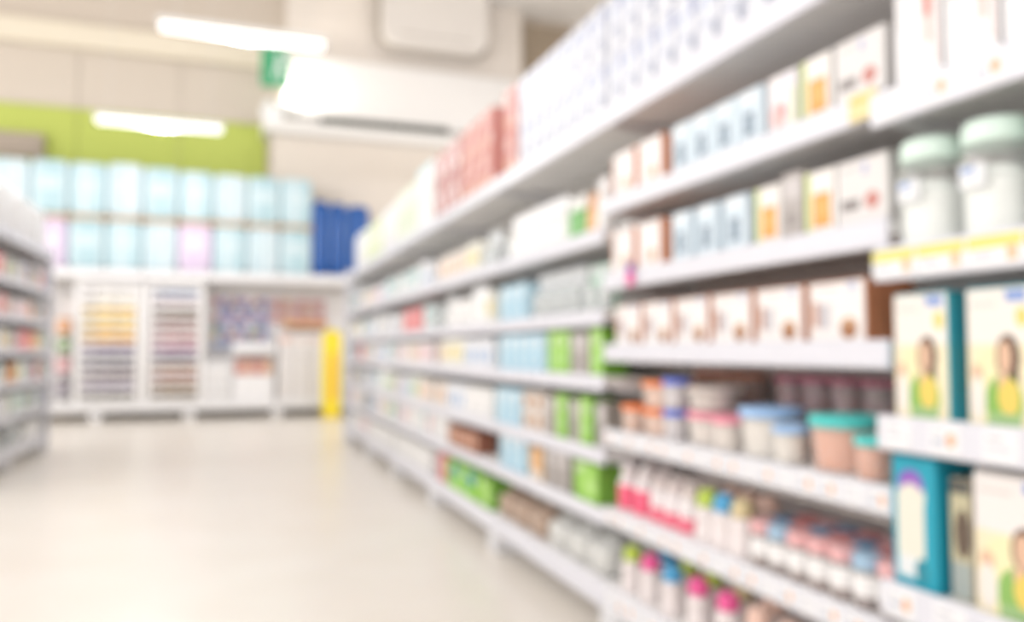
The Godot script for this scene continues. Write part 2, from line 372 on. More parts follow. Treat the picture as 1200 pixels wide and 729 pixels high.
# ------------------------------------------------------------------ gondola bays
# each bay: x of the shelf fronts, which way the front looks, its two depths, the underside heights of the front rails from top to bottom
var bays := {}
const TURN := {"right": -PI / 2, "left": PI / 2}

func bay_local(b: Dictionary, depth: float, back: float, y: float) -> Vector3:
	return Vector3(b.x + (back if b.side == "right" else -back), y, -depth)

func rail_height(b: Dictionary, i: int) -> float:
	return .09 if i == b.levels.size() - 1 else (.07 if i == 0 else b.rail)

func deck_top(b: Dictionary, i: int) -> float:
	return b.levels[i] + rail_height(b, i) - .008

func shelf_name(b: Dictionary, i: int) -> String:
	return "top shelf" if i == 0 else ("bottom shelf" if i == b.levels.size() - 1 else ORD[i] + " shelf")

func build_bay(key: String, label: String, tags := {}, ends := "") -> void:
	var b: Dictionary = bays[key]
	var w: float = b.d1 - b.d0 - .004
	var dep: float = b.depth
	var root := thing("gondola_bay", Vector3(b.x, 0, -(b.d0 + b.d1) / 2), TURN[b.side])
	tag(root, label, "shelving", "gondola shelf bays")
	var white := mat("dedee5", .35)
	var deck := mat("faf8f5", .5)
	var steel := mat("e6e6e8", .4)
	var top: float = b.levels[0] + .09
	# back panels, in four tiers with a fine joint between them
	var h0 := .12
	var ph := (top - h0) / 4.0
	for k in 4:
		mesh_node("back_panel", cbox(w - .03, ph - .006, .016, mat(b.back, .6), null, .003), root, Vector3(0, h0 + k * ph + .003, -dep - .01))
	for s in [-1.0, 1.0]:
		mesh_node("upright", cbox(.028, top, .05, steel, null, .003), root, Vector3(s * (w / 2 - .014), 0, -dep - .03))
		mesh_node("foot", cbox(.05, .1, dep * .92, steel, null, .006), root, Vector3(s * (w / 2 - .028), 0, -dep * .48))
	for i in b.levels.size():
		var y := deck_top(b, i)
		var rh := rail_height(b, i)
		var sh := mesh_node("shelf", cbox(w, .024, dep - .014, deck, null, .003), root, Vector3(0, y - .024, -dep / 2 - .006))
		var lo: float = b.levels[i] - (y - .024)
		mesh_node("price_rail", cbox(w, rh, .014, white, null, .004), sh, Vector3(0, lo, dep / 2 + .001))
		if i < b.levels.size() - 1:
			for s in [-1.0, 1.0]:
				mesh_node("bracket", prism(PackedVector2Array([Vector2(-dep / 2 + .01, 0), Vector2(dep / 2 - .03, 0), Vector2(dep / 2 - .03, -.02), Vector2(-dep / 2 + .01, -.075)]), .004, steel), sh, Vector3(s * (w / 2 - .006), 0, 0)).rotation.y = -PI / 2
		var how: String = tags.get(i, "")
		if how == "": continue
		var n := 12
		var tw := .062
		if how == "dense":
			n = 18
			tw = .056
		for k in n:
			var px := -w / 2 + (k + .5) * w / n
			var v := "tag_plain"
			if how == "yellow":
				v = "tag_yellow"
				tw = .1
			elif (k * 7 + i * 3) % 5 < 3: v = "tag_orange"
			var pm := {"tag_plain": [["r", .12, .2, .5, .14, "cfcfd6"], ["r", .12, .5, .7, .2, "dfe0e6"]], "tag_orange": [["e", .7, .5, .14, .26, "f0b48a"], ["r", .1, .2, .4, .14, "d8d8dc"], ["r", .1, .5, .4, .24, "c8ccd8"]], "tag_yellow": [["r", 0, 0, 1, .45, "f0e684"], ["r", .72, .4, .2, .5, "f0c8a0"], ["r", .1, .6, .4, .16, "d0d0da"]]}
			mesh_node("price_tag", cbox(tw, rh * .74, .002, mat("f8f8f8", .5), print_mat(v, "f9f9fa", pm[v]), .0005), sh, Vector3(px, lo + rh * .13, dep / 2 + .009))
	if ends == "far" or ends == "both":
		var sx := -1.0 if b.side == "right" else 1.0
		var ep := mesh_node("end_panel", cbox(.022, top + .02, dep * 2 + .02, mat("f0f0f1", .4), null, .004), root, Vector3(sx * (w / 2 + .015), 0, -dep + .0))
		mesh_node("end_post", cbox(.05, top + .02, .05, white, null, .006), ep, Vector3(0, 0, dep + .0))

func stock(bay: String, i: int, key: String, d0: float, n := 1, pitch := -1.0, back := -1.0, lift := 0, row := "", on := 0.0) -> void:
	var b: Dictionary = bays[bay]
	var s: Dictionary = kinds[key]
	if pitch < 0: pitch = s.w + .006
	if back < 0: back = .022 + s.d / 2
	for k in n:
		var o: Node3D = make(key).duplicate()
		o.name = numbered(s.name)
		add_child(o)
		o.position = bay_local(b, d0 + pitch * (k + .5), back, deck_top(b, i) + .0012 + lift * ((on if on > 0 else s.h) + .0015))
		o.rotation.y = TURN[b.side]
		stocked.append({"node": o, "bay": bay, "shelf": i, "key": key, "depth": d0 + pitch * (k + .5), "row": row if row else ("upper tier" if lift > 0 and lift == 1 else ("third tier" if lift > 1 else ""))})

func label_stock() -> void:
	var by := {}
	for e in stocked:
		var g := "%s|%s|%s|%s" % [e.bay, e.shelf, kinds[e.key].desc, e.row]
		if not by.has(g): by[g] = []
		by[g].append(e)
	for g in by:
		var list: Array = by[g]
		list.sort_custom(func(p, q): return p.depth < q.depth)
		for k in list.size():
			var e: Dictionary = list[k]
			var s: Dictionary = kinds[e.key]
			var b: Dictionary = bays[e.bay]
			var where: String = shelf_name(b, e.shelf) + ", " + b.called
			var l: String = s.desc
			if list.size() > 1: l += (", %s in " + e.row if e.row else ", %s from near end") % ORD[mini(k, 19)]
			elif e.row: l += " in " + e.row
			l += ", " + where
			tag(e.node, l, s.cat, "%s on the %s of the %s" % [s.cat + "s", shelf_name(b, e.shelf), b.called])

func fill(bay: String, i: int, d0: float, d1: float, choice: Array, run := 3) -> void:
	# several short runs of like products, as a shelf is stocked
	var d := d0
	while d < d1:
		var key: String = choice[rng.randi() % choice.size()]
		var s: Dictionary = kinds[key]
		if i > 0 and s.h > bays[bay].levels[i - 1] + .018 - deck_top(bays[bay], i): continue
		var n := rng.randi_range(1, run)
		var k := 0
		while k < n and d + s.w + .008 < d1:
			stock(bay, i, key, d, 1, s.w + .008)
			d += s.w + .008
			k += 1
		if k == 0: break
		if rng.randf() < .25: d += .03

# ------------------------------------------------------------------ lamps
func ceiling_light(x: float, depth: float, y: float, label: String, energy: float, roof: float) -> void:
	var t := thing("ceiling_light", Vector3(x, y, -depth))
	tag(t, label, "light", "hanging tube lights")
	mesh_node("housing", cbox(1.41, .045, .1, mat("f2f2f0", .4), null, .008), t, Vector3(0, .035, 0))
	var glow := StandardMaterial3D.new()
	glow.albedo_color = Color("ffffff")
	glow.emission_enabled = true
	glow.emission = Color("fffdf8")
	glow.emission_energy_multiplier = 4.5
	var tube := lathe([0, -.675, .034, -.675, .04, -.667, .04, .667, .034, .675, 0, .675], glow, 12)
	var tn := mesh_node("tube", tube, t, Vector3(0, 0, 0))
	tn.rotation.z = PI / 2
	for s in [-1.0, 1.0]:
		mesh_node("end_cap", cbox(.02, .06, .06, mat("e8e8e6", .4), null, .004), t, Vector3(s * .69, -.02, 0))
		mesh_node("suspension_wire", cbox(.006, roof - y - .08, .006, mat("d8d6d2", .5), null, .001), t, Vector3(s * .55, .08, 0))
	var l := OmniLight3D.new()
	l.name = "tube_light"
	l.light_energy = energy * .9
	l.light_color = Color("f6f7fd")
	l.omni_range = 40.0
	l.omni_attenuation = 2.0
	l.light_size = .025
	l.shadow_enabled = true
	t.add_child(l)
	l.position = Vector3(0, -.075, 0)
	var d := AreaLight3D.new()        # the bare tube throws most of its light down, past its housing
	d.name = "tube_downlight"
	d.area_size = Vector2(1.35, .08)
	d.light_energy = energy * .3
	d.light_color = Color("f6f7fd")
	d.area_range = 40.0
	d.area_attenuation = 2.0
	d.shadow_enabled = true
	t.add_child(d)
	d.position = Vector3(0, -.045, 0)
	d.rotation.x = -PI / 2

func structure(n: String, m: Mesh, at: Vector3) -> MeshInstance3D:
	var o := mesh_node(n, m, self, at)
	o.set_meta("kind", "structure")
	return o

# ------------------------------------------------------------------ the scene
func _ready() -> void:
	rng.seed = 7
	# camera: handheld, a little below chest height, focused on something very near, so that the whole aisle is soft
	var cam := Camera3D.new()
	cam.name = "camera"
	add_child(cam)
	cam.position = Vector3(0, .97, 0)
	cam.rotation = Vector3(deg_to_rad(2.86), deg_to_rad(-19.54), 0)
	var lens := CameraAttributesPhysical.new()
	lens.frustum_focal_length = 44.65
	lens.frustum_focus_distance = .25
	lens.exposure_aperture = 8.8
	cam.attributes = lens
	cam.fov = 42.8
	cam.current = true

	var env := Environment.new()
	env.background_mode = Environment.BG_COLOR
	env.background_color = Color("000000")
	env.tonemap_mode = Environment.TONE_MAPPER_LINEAR
	env.tonemap_exposure = 0.202
	env.sdfgi_enabled = true
	env.ssao_enabled = true
	env.ssil_enabled = true
	var we := WorldEnvironment.new()
	we.environment = env
	add_child(we)

	build_room()
	build_lights()
	define_kinds()
	build_gondolas()
	stock_near_bays()
	stock_far_bays()
	label_stock()
	build_back_unit()
	build_back_goods()
	for k in protos: protos[k].free()

const ROOF := 7.0
const BACK := 13.2

func build_lights() -> void:
	var e := 9.0
	# the two in the picture
	ceiling_light(.075, 7.25, 3.73, "glowing tube light hanging nearer, in front of the white soffit", e, ROOF)
	ceiling_light(-.82, 10.15, 3.64, "glowing tube light hanging farther, in front of green wall band", e, ROOF)
	# the rest of the same lighting over the shop floor, outside the frame
	var rows := {}
	for p in [[-2.1, 4.3], [-2.1, 1.35], [-2.1, -1.6], [-2.1, -4.5], [-4.4, 10.15], [-4.4, 7.25], [-4.4, 4.3], [-4.4, 1.35], [-4.4, -1.6], [-4.4, -4.5], [-6.8, 10.15], [-6.8, 7.25], [-6.8, 4.3], [-6.8, 1.35], [-6.8, -1.6], [4.0, 10.15], [4.0, 7.25], [4.0, 4.3], [4.0, 1.35], [4.0, -1.6]]:
		var over := "this aisle" if absf(p[0]) < 3 else (("the aisle beyond the opposite gondola" if p[0] > -5 else "the outermost aisle") if p[0] < 0 else "the aisle behind the long gondola")
		rows[over] = rows.get(over, -1) + 1
		ceiling_light(p[0], p[1], 3.7, "tube light out of view, %s over %s" % [ORD[rows[over]], over], e, ROOF)

func build_room() -> void:
	var fl := StandardMaterial3D.new()
	var nz := FastNoiseLite.new()
	nz.seed = 3
	nz.frequency = .012
	var tex := NoiseTexture2D.new()
	tex.noise = nz
	tex.width = 256
	tex.height = 256
	tex.seamless = true
	var ramp := Gradient.new()
	ramp.set_color(0, Color("ebe3d8"))
	ramp.set_color(1, Color("f0eae1"))
	tex.color_ramp = ramp
	fl.albedo_texture = tex
	fl.uv1_triplanar = true
	fl.uv1_world_triplanar = true
	fl.uv1_scale = Vector3(.4, .4, .4)
	fl.roughness = .28
	structure("floor", cbox(17.4, .2, 21, fl, null, .002), Vector3(-.5, -.2, -3.6))
	var wallm := mat("d2c6b8", .8)
	var pale := mat("f2eee8", .8)
	structure("ceiling", cbox(17.4, .2, 21, pale, null, .002), Vector3(-.5, ROOF, -3.6))
	var wb := structure("wall_back", cbox(17.4, ROOF, .2, wallm, null, .002), Vector3(-.5, 0, -BACK - .1))
	structure("wall_left", cbox(.2, ROOF, 20.6, pale, null, .002), Vector3(-9.1, 0, -3.1))
	structure("wall_right", cbox(.2, ROOF, 20.6, pale, null, .002), Vector3(8.1, 0, -3.1))
	structure("wall_front", cbox(17, ROOF, .2, pale, null, .002), Vector3(-.5, 0, 6.9))
	# back wall: painted boards with fine joints, a green band, a cream rail above
	var green := mat("bcc862", .7)
	var board := mat("d2c7b9", .75)
	var x := -7.98
	var edges := [-7.98, -6.4, -5.0, -3.6, -2.2, -.8, .5]
	for i in edges.size() - 1:
		var ww: float = edges[i + 1] - edges[i]
		mesh_node("green_panel", cbox(ww - .012, 1.55, .03, green, null, .004), wb, Vector3((edges[i] + edges[i + 1]) / 2 + .5, 3.03, .115))
		mesh_node("wall_panel", cbox(ww - .012, .86, .03, board, null, .004), wb, Vector3((edges[i] + edges[i + 1]) / 2 + .5, 4.6, .115))
	mesh_node("rail", cbox(8.4, .36, .14, mat("e9dfcb", .7), null, .01), wb, Vector3(-3.28, 5.48, .17))
	# the soffit on the right: a beige box below, a white ledge, a white box above
	var st := thing("soffit_wall", Vector3(0, 0, -12.85))
	st.set_meta("kind", "structure")
	mesh_node("lower_box", cbox(7.4, 2.0, .35, mat("e6dccf", .8), null, .01), st, Vector3(4.26, 2.36, -.17))
	mesh_node("ledge", cbox(7.55, .17, .6, mat("f2efea", .6), null, .015), st, Vector3(4.185, 4.362, -.05))
	mesh_node("upper_box", cbox(3.9, 1.0, .42, mat("f1eeea", .7), null, .012), st, Vector3(2.72, 4.66, -.13))
	mesh_node("upper_recess", cbox(3.86, .13, .3, mat("eeeae4", .7), null, .004), st, Vector3(2.72, 4.533, -.19))
	mesh_node("wall_upper", cbox(4.0, 1.32, .3, mat("e6ddd3", .8), null, .006), st, Vector3(2.76, 5.665, -.19))

	# dark linear diffuser lying in the recess between ledge and box
	var df := thing("air_diffuser", Vector3(2.34, 4.533, -12.72))
	tag(df, "long dark slot diffuser above the white soffit ledge", "vent")
	mesh_node("slot_frame", cbox(2.1, .15, .06, mat("464842", .6), null, .004), df, Vector3(0, .002, 0))
	for k in 2:
		mesh_node("slat", cbox(2.06, .012, .03, mat("6a6c64", .5), null, .002), df, Vector3(0, .06 + k * .05, .03))

	# the rounded white air-conditioner box on the upper wall
	var ac := thing("air_conditioner", Vector3(3.12, 5.92, -12.82))
	tag(ac, "rounded white air conditioner box high above the soffit", "air conditioner")
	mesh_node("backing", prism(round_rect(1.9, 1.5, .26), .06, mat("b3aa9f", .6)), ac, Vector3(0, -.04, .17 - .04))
	mesh_node("cover", prism(round_rect(1.78, 1.4, .24), .16, mat("e9e3dc", .5)), ac, Vector3(0, .02, .24))
	mesh_node("lower_grille", cbox(1.2, .03, .01, mat("c4bcb2", .5), null, .003), ac, Vector3(0, .18, .322))

	# brown louvre beside it
	var lv := thing("wall_louvre", Vector3(5.28, 5.95, -13.1))
	tag(lv, "brown louvred vent high on wall behind the stacked white cartons", "vent")
	mesh_node("louvre_frame", cbox(1.1, .9, .06, mat("a2927e", .7), null, .01), lv, Vector3(0, 0, -.03))
	for k in 9:
		mesh_node("slat", cbox(1.0, .04, .03, mat("b8a893", .6), null, .004), lv, Vector3(0, .06 + k * .09, .015))
	# grey-brown vent in the green band
	var v2 := thing("wall_vent", Vector3(-3.0, 3.76, -13.06))
	tag(v2, "grey brown vent set into the green wall band", "vent")
	mesh_node("vent_frame", cbox(.8, .36, .05, mat("a89a8c", .7), null, .008), v2, Vector3(0, 0, .02))
	for k in 5:
		mesh_node("slat", cbox(.7, .03, .02, mat("bdb0a2", .6), null, .004), v2, Vector3(0, .04 + k * .06, .052))

	# green exit sign and white emergency light at the soffit corner
	var ex := thing("exit_sign", Vector3(.58, 4.98, -12.42))
	tag(ex, "green exit sign hanging at the corner of the white soffit", "sign")
	mesh_node("sign_plate", cbox(.42, .6, .05, mat("3fa672", .5), print_mat("exit", "4fb280", [["e", .62, .2, .08, .07, "f2faf4"], ["r", .52, .3, .2, .28, "f2faf4"], ["r", .7, .34, .22, .07, "f2faf4"], ["r", .44, .56, .12, .26, "f2faf4"], ["r", .66, .56, .1, .3, "f2faf4"], ["r", .86, .0, .14, .3, "eef8f2"]]), .006), ex)
	mesh_node("bracket", cbox(.04, .05, .46, mat("e8e8e6", .5), null, .006), ex, Vector3(.12, .28, -.22))
	var em := thing("emergency_light", Vector3(.56, 4.534, -12.66))
	tag(em, "white emergency light with two round heads on the soffit ledge", "light")
	mesh_node("case", cbox(.34, .2, .14, mat("f6f6f4", .4), null, .02), em)
	var glow := StandardMaterial3D.new()
	glow.emission_enabled = true
	glow.emission = Color("fffefa")
	glow.emission_energy_multiplier = 3.0
	for s in [-1.0, 1.0]:
		var hd := mesh_node("lamp_head", lathe([0, 0, .05, 0, .065, .03, .07, .09, .066, .1, .06, .092, 0, .09], mat("f4f4f2", .4), 16), em, Vector3(s * .1, .22, .02))
		hd.rotation = Vector3(.0, 0, -.9)
		var bulb := mesh_node("bulb", lathe([0, .091, .055, .091, .03, .108, 0, .112], glow, 12), hd)
		var sp := SpotLight3D.new()
		sp.name = "head_light"
		sp.light_energy = 5.0
		sp.light_color = Color("fffaf0")
		sp.spot_angle = 62.0
		sp.spot_angle_attenuation = .9
		sp.spot_range = 30.0
		sp.light_size = .05
		sp.shadow_enabled = true
		em.add_child(sp)
		sp.position = Vector3(s * .1 + .1, .36, .1)
		sp.look_at_from_position(em.position + sp.position, Vector3(1.35, 5.35, -12.9), Vector3.UP)

func build_gondolas() -> void:
	var far := [1.733, 1.34, 1.057, .83, .58, .377, .10]
	bays = {
		"jars": {"x": 1.16, "side": "right", "d0": -.05, "d1": 1.2, "depth": .4, "rail": .066, "back": "dedbd9", "levels": [1.733, 1.397, 1.1, .784, .478, .10], "called": "clear jar bay"},
		"tubs": {"x": 1.2, "side": "right", "d0": 1.2, "d1": 2.45, "depth": .35, "rail": .058, "back": "ebe2e0", "levels": [1.733, 1.431, 1.173, .934, .65, .388, .10], "called": "orange tub bay"},
		"greens": {"x": 1.2, "side": "right", "d0": 2.45, "d1": 3.7, "depth": .38, "rail": .056, "back": "e6e4e1", "levels": far, "called": "green pack bay"},
	}
	for k in 4:
		bays["far%d" % k] = {"x": 1.2, "side": "right", "d0": 3.7 + 1.25 * k, "d1": 4.95 + 1.25 * k, "depth": .38, "rail": .056, "back": "e2e1df", "levels": far, "called": ORD[k + 3] + " bay"}
	for k in 2:
		bays["opp%d" % k] = {"x": -1.65, "side": "left", "d0": 6.2 + 1.25 * k, "d1": 7.45 + 1.25 * k, "depth": .38, "rail": .056, "back": "c9c6c4", "levels": [1.85, 1.5, 1.2, .93, .66, .4, .10], "called": ["cut-off opposite bay", "far opposite bay"][k]}
	build_bay("jars", "white shelf bay holding clear mint-lidded jars and cartons picturing women", {1: "plain", 2: "yellow", 3: "plain", 4: "plain"})
	build_bay("tubs", "white shelf bay holding orange, pink and teal lidded tubs", {4: "dense", 5: "dense", 6: "dense"})
	build_bay("greens", "white shelf bay holding lime green and aqua cartons", {})
	for k in 4:
		build_bay("far%d" % k, ["white shelf bay holding green carton with blue oval at floor level", "white shelf bay with coral red cartons, fifth along the aisle", "white shelf bay of pale cartons, second last before cross aisle", "last white shelf bay before cross aisle, with end panel"][k], {}, "far" if k == 3 else "")
	for k in 2:
		build_bay("opp%d" % k, ["white shelf bay across the aisle, cut by the picture edge", "white shelf bay across the aisle ending at the cross aisle"][k], {}, "far" if k == 1 else "")

func stock_near_bays() -> void:
	# ---- bay of orange tubs, from the top shelf down
	for t in 2:
		stock("tubs", 0, "formula_carton", 1.215, 11, .1115, -1, t)
		stock("greens", 0, "formula_carton", 2.46, 8, .1115, -1, t)
	stock("tubs", 1, "grey_box", 1.215, 1)
	stock("tubs", 1, "orange_box", 1.365, 1, .105)
	stock("tubs", 1, "pink_box", 1.475, 1, .115)
	stock("tubs", 1, "blue_box", 1.605, 4, .107)
	stock("tubs", 1, "peach_box", 2.075, 2, .175)
	stock("tubs", 2, "grey_box", 1.215, 1)
	stock("tubs", 2, "orange_box", 1.362, 1, .1)
	stock("tubs", 2, "ash_pack", 1.462, 1, .08)
	stock("tubs", 2, "orange_box", 1.543, 1, .1)
	stock("tubs", 2, "blue_box", 1.66, 3, .13)
	stock("tubs", 2, "peach_box", 2.085, 2, .175)
	stock("tubs", 3, "cup_box", 1.275, 6, .189)
	# tubs: big ones at the back, pots in front, a few stacked two high
	for a in [["teal_tub", 1.358], ["sky_tub", 1.62], ["pink_tub", 1.872], ["orange_tub", 2.135]]:
		stock("tubs", 4, a[0], a[1], 1, .17, .112, 0, "front row")
	stock("tubs", 4, "orange_tub", 2.135, 1, .17, .112, 1)
	stock("tubs", 4, "ivory_tub", 1.872, 1, .17, .112, 1, "", .095)
	stock("tubs", 4, "maroon_tub", 1.44, 4, .107, .27, 1, "rear stack")
	stock("tubs", 4, "rust_tub", 1.44, 4, .107, .27, 0, "rear row")
	stock("tubs", 4, "rust_tub", 1.96, 4, .107, .27, 0, "rear row")
	stock("tubs", 4, "rust_tub", 1.96, 3, .107, .27, 1, "rear stack")
	for a in [["teal_pot", 1.266], ["sky_pot", 1.53], ["pink_pot", 1.782], ["blue_pot", 2.043], ["orange_pot", 2.308]]:
		stock("tubs", 4, a[0], a[1], 1, .088, -1, 0, "front row")
	stock("tubs", 4, "blue_pot", 2.043, 1, .088, -1, 1)
	# small jars, three deep, then bottles
	var caps := ["pale_pink_jar", "powder_blue_jar", "pale_pink_jar", "pale_pink_jar", "pale_pink_jar", "powder_blue_jar", "pale_pink_jar"]
	for k in 7:
		stock("tubs", 5, caps[k], 1.225 + k * .069, 1, .066, .055, 0, "front row")
		stock("tubs", 5, ["slate_blue_jar", "coral_jar"][k % 2], 1.235 + k * .069, 1, .066, .125, 0, "middle row")
		stock("tubs", 5, ["coral_jar", "slate_blue_jar", "pale_pink_jar"][k % 3], 1.225 + k * .069, 1, .066, .195, 0, "rear row")
	for a in [["sand_bottle", 1.72], ["azure_bottle", 1.8], ["lime_bottle", 1.88]]:
		stock("tubs", 5, a[0], a[1], 1, .078, -1, 0, "front row")
		stock("tubs", 5, "pale_peach_bottle", a[1] + .01, 1, .078, .145, 0, "rear row")
	stock("tubs", 5, "blush_bottle", 1.965, 3, .082, -1, 0, "front row")
	stock("tubs", 5, "rose_bottle", 2.215, 2, .11, -1, 0, "front row")
	stock("tubs", 5, "blush_bottle", 1.98, 3, .076, .14, 0, "rear row")
	stock("tubs", 5, "rose_bottle", 2.24, 2, .1, .15, 0, "rear row")
	# bottles with coloured caps on the bottom shelf
	for a in [["pale_peach_bottle", 1.3], ["sand_bottle", 1.42], ["pale_peach_bottle", 1.54], ["pale_peach_bottle", 1.66], ["hot_pink_bottle", 1.79], ["hot_pink_bottle", 1.93], ["azure_bottle", 2.07], ["hot_pink_bottle", 2.2], ["lime_bottle", 2.32]]:
		stock("tubs", 6, a[0], a[1], 1, .08, -1, 0, "front row")
	for a in [["pale_peach_bottle", 1.72], ["sand_bottle", 1.85], ["lime_bottle", 1.99], ["lime_bottle", 2.12], ["azure_bottle", 2.25]]:
		stock("tubs", 6, a[0], a[1], 1, .08, .15, 0, "rear row")
	var b: Dictionary = bays["tubs"]
	var tk: Node3D = make("talker").duplicate()
	tk.name = numbered("shelf_talker")
	add_child(tk)
	tk.position = bay_local(b, 2.235, -.0105, 1.178)
	tk.rotation.y = TURN["right"]
	tag(tk, "magenta and violet shelf talker clipped to third rail of orange tub bay", "sign")
	var yt := mesh_node("price_card", cbox(.075, .055, .003, mat("f2dc94", .5), print_mat("yellow_card", "f2de98", [["r", .1, .2, .5, .16, "e8c878"], ["r", .1, .55, .7, .25, "f6eab8"]]), .0008), self, bay_local(b, 1.245, -.0105, 1.434))
	yt.rotation.y = TURN["right"]
	tag(yt, "pale yellow price card at near end of orange tub bay", "card")

	# ---- bay of clear jars
	stock("jars", 1, "red_strip_box", .6, 5, .112)
	stock("jars", 2, "clear_jar", .66, 4, .134)
	stock("jars", 3, "woman_box", .72, 3, .157)
	stock("jars", 3, "orange_slim_box", 1.0185, 1, .031, .11)
	stock("jars", 4, "teal_box", 1.085, 1, .104)
	stock("jars", 4, "dusk_box", 1.03, 1, .048, .09)
	stock("jars", 4, "large_woman_box", .86, 1, .155)
	stock("jars", 4, "large_woman_box", .69, 1, .155)

	# ---- bay of green packs
	stock("greens", 1, "white_bottle", 2.48, 1, .08)
	stock("greens", 1, "amber_bottle", 2.56, 1, .085)
	stock("greens", 1, "green_bottle", 2.66, 2, .075)
	stock("greens", 1, "white_bottle", 2.83, 8, .08)
	stock("greens", 1, "clear_pack", 3.48, 1, .115)
	stock("greens", 2, "mint_blister", 2.48, 2, .12)
	stock("greens", 2, "clear_pack", 2.74, 4, .125)
	stock("greens", 2, "aqua_pack", 3.26, 3, .12)
	stock("greens", 3, "green_pack", 2.49, 1, .12)
	stock("greens", 3, "ash_pack", 2.62, 2, .079)
	stock("greens", 3, "green_pack", 2.79, 2, .106)
	stock("greens", 3, "aqua_pack", 3.04, 5, .117)
	stock("greens", 4, "ash_pack", 2.48, 1, .08)
	stock("greens", 4, "green_pack", 2.585, 1, .12)
	stock("greens", 4, "ash_pack", 2.71, 1, .079)
	stock("greens", 4, "green_pack", 2.81, 1, .12)
	stock("greens", 4, "ash_pack", 2.94, 1, .079)
	for t in 2: stock("greens", 4, "brown_spot_box", 3.04, 2, .135, -1, t)
	stock("greens", 4, "aqua_pack", 3.33, 3, .115)
	stock("greens", 5, "wide_green_pack", 2.52, 1, .25)
	stock("greens", 5, "ash_pack", 2.79, 3, .085, -1)
	stock("greens", 5, "apricot_box", 3.08, 1, .14)
	stock("greens", 5, "aqua_pack", 3.26, 3, .12)
	stock("greens", 6, "clear_bag", 2.49, 3, .185, -1, 0, "front row")
	stock("greens", 6, "tan_bag", 3.07, 3, .2, -1, 0, "front row")
	stock("greens", 6, "clear_bag", 2.5, 6, .19, .235, 0, "rear row")

func stock_far_bays() -> void:
	# top shelves
	for t in 2:
		stock("greens", 0, "gift_box", 3.37, 1, .2, -1, t)
		stock("far0", 0, "gift_box", 3.72, 3, .195, -1, t)
		stock("far0", 0, "label_gift_box", 4.32, 3, .195, -1, t)
	stock("far1", 0, "cyan_top_box", 4.98, 3, .15)
	stock("far1", 0, "sage_box", 5.46, 4, .17)
	stock("far2", 0, "pale_pack", 6.22, 2, .31)
	stock("far2", 0, "lime_pack", 6.86, 2, .29)
	stock("far3", 0, "lime_pack", 7.47, 1, .29)
	stock("far3", 0, "pale_pack", 7.78, 2, .31)
	# fourth bay: known accents, then pale goods
	stock("far0", 6, "wide_green_pack", 3.74, 1, .22)
	stock("far0", 6, "green_blue_box", 3.98, 2, .31)
	stock("far0", 6, "red_box", 4.65, 1, .15)
	stock("far0", 5, "rust_pack", 3.98, 5, .118)
	stock("far0", 5, "plain_white_box", 4.6, 2, .16)
	var pale := ["plain_white_box", "plain_white_box", "white_bottle", "clear_pack", "blue_print_box", "peach_print_box", "clear_pack", "yellow_print_box"]
	var mild := ["plain_white_box", "blue_print_box", "teal_print_box", "peach_print_box", "pink_print_box", "clear_pack", "white_bottle", "green_print_box"]
	var busy := ["navy_print_box", "peach_print_box", "pink_print_box", "green_print_box", "dark_print_box", "yellow_print_box", "plain_white_box", "teal_print_box", "red_box"]
	for i in [1, 2, 3, 4]: fill("far0", i, 3.73, 4.92, pale, 4)
	stock("far1", 2, "teal_print_box", 4.98, 2, .12)
	stock("far1", 2, "red_box", 5.28, 4, .15)
	stock("far1", 2, "plain_white_box", 5.92, 1, .16)
	for i in [1, 3, 4, 5]: fill("far1", i, 4.98, 6.17, mild, 3)
	stock("far1", 6, "plain_white_box", 4.99, 7, .165)
	for i in [1, 2, 3, 4, 5]: fill("far2", i, 6.23, 7.42, mild, 3)
	stock("far2", 6, "plain_white_box", 6.24, 7, .165)
	for i in [1, 2, 3, 4, 5]: fill("far3", i, 7.48, 8.66, busy, 2)
	stock("far3", 6, "pink_print_box", 7.49, 3, .14)
	stock("far3", 6, "plain_white_box", 7.95, 4, .165)
	# the gondola across the aisle
	for k in 2:
		var d := 6.23 + 1.25 * k
		stock("opp%d" % k, 0, "pale_pack", d, 3, .39)
		for i in [1, 2, 3, 4, 5, 6]:
			fill("opp%d" % k, i, d, d + 1.18, busy + ["amber_bottle", "amber_bottle", "dark_print_box"] if i < 6 else pale, 2)

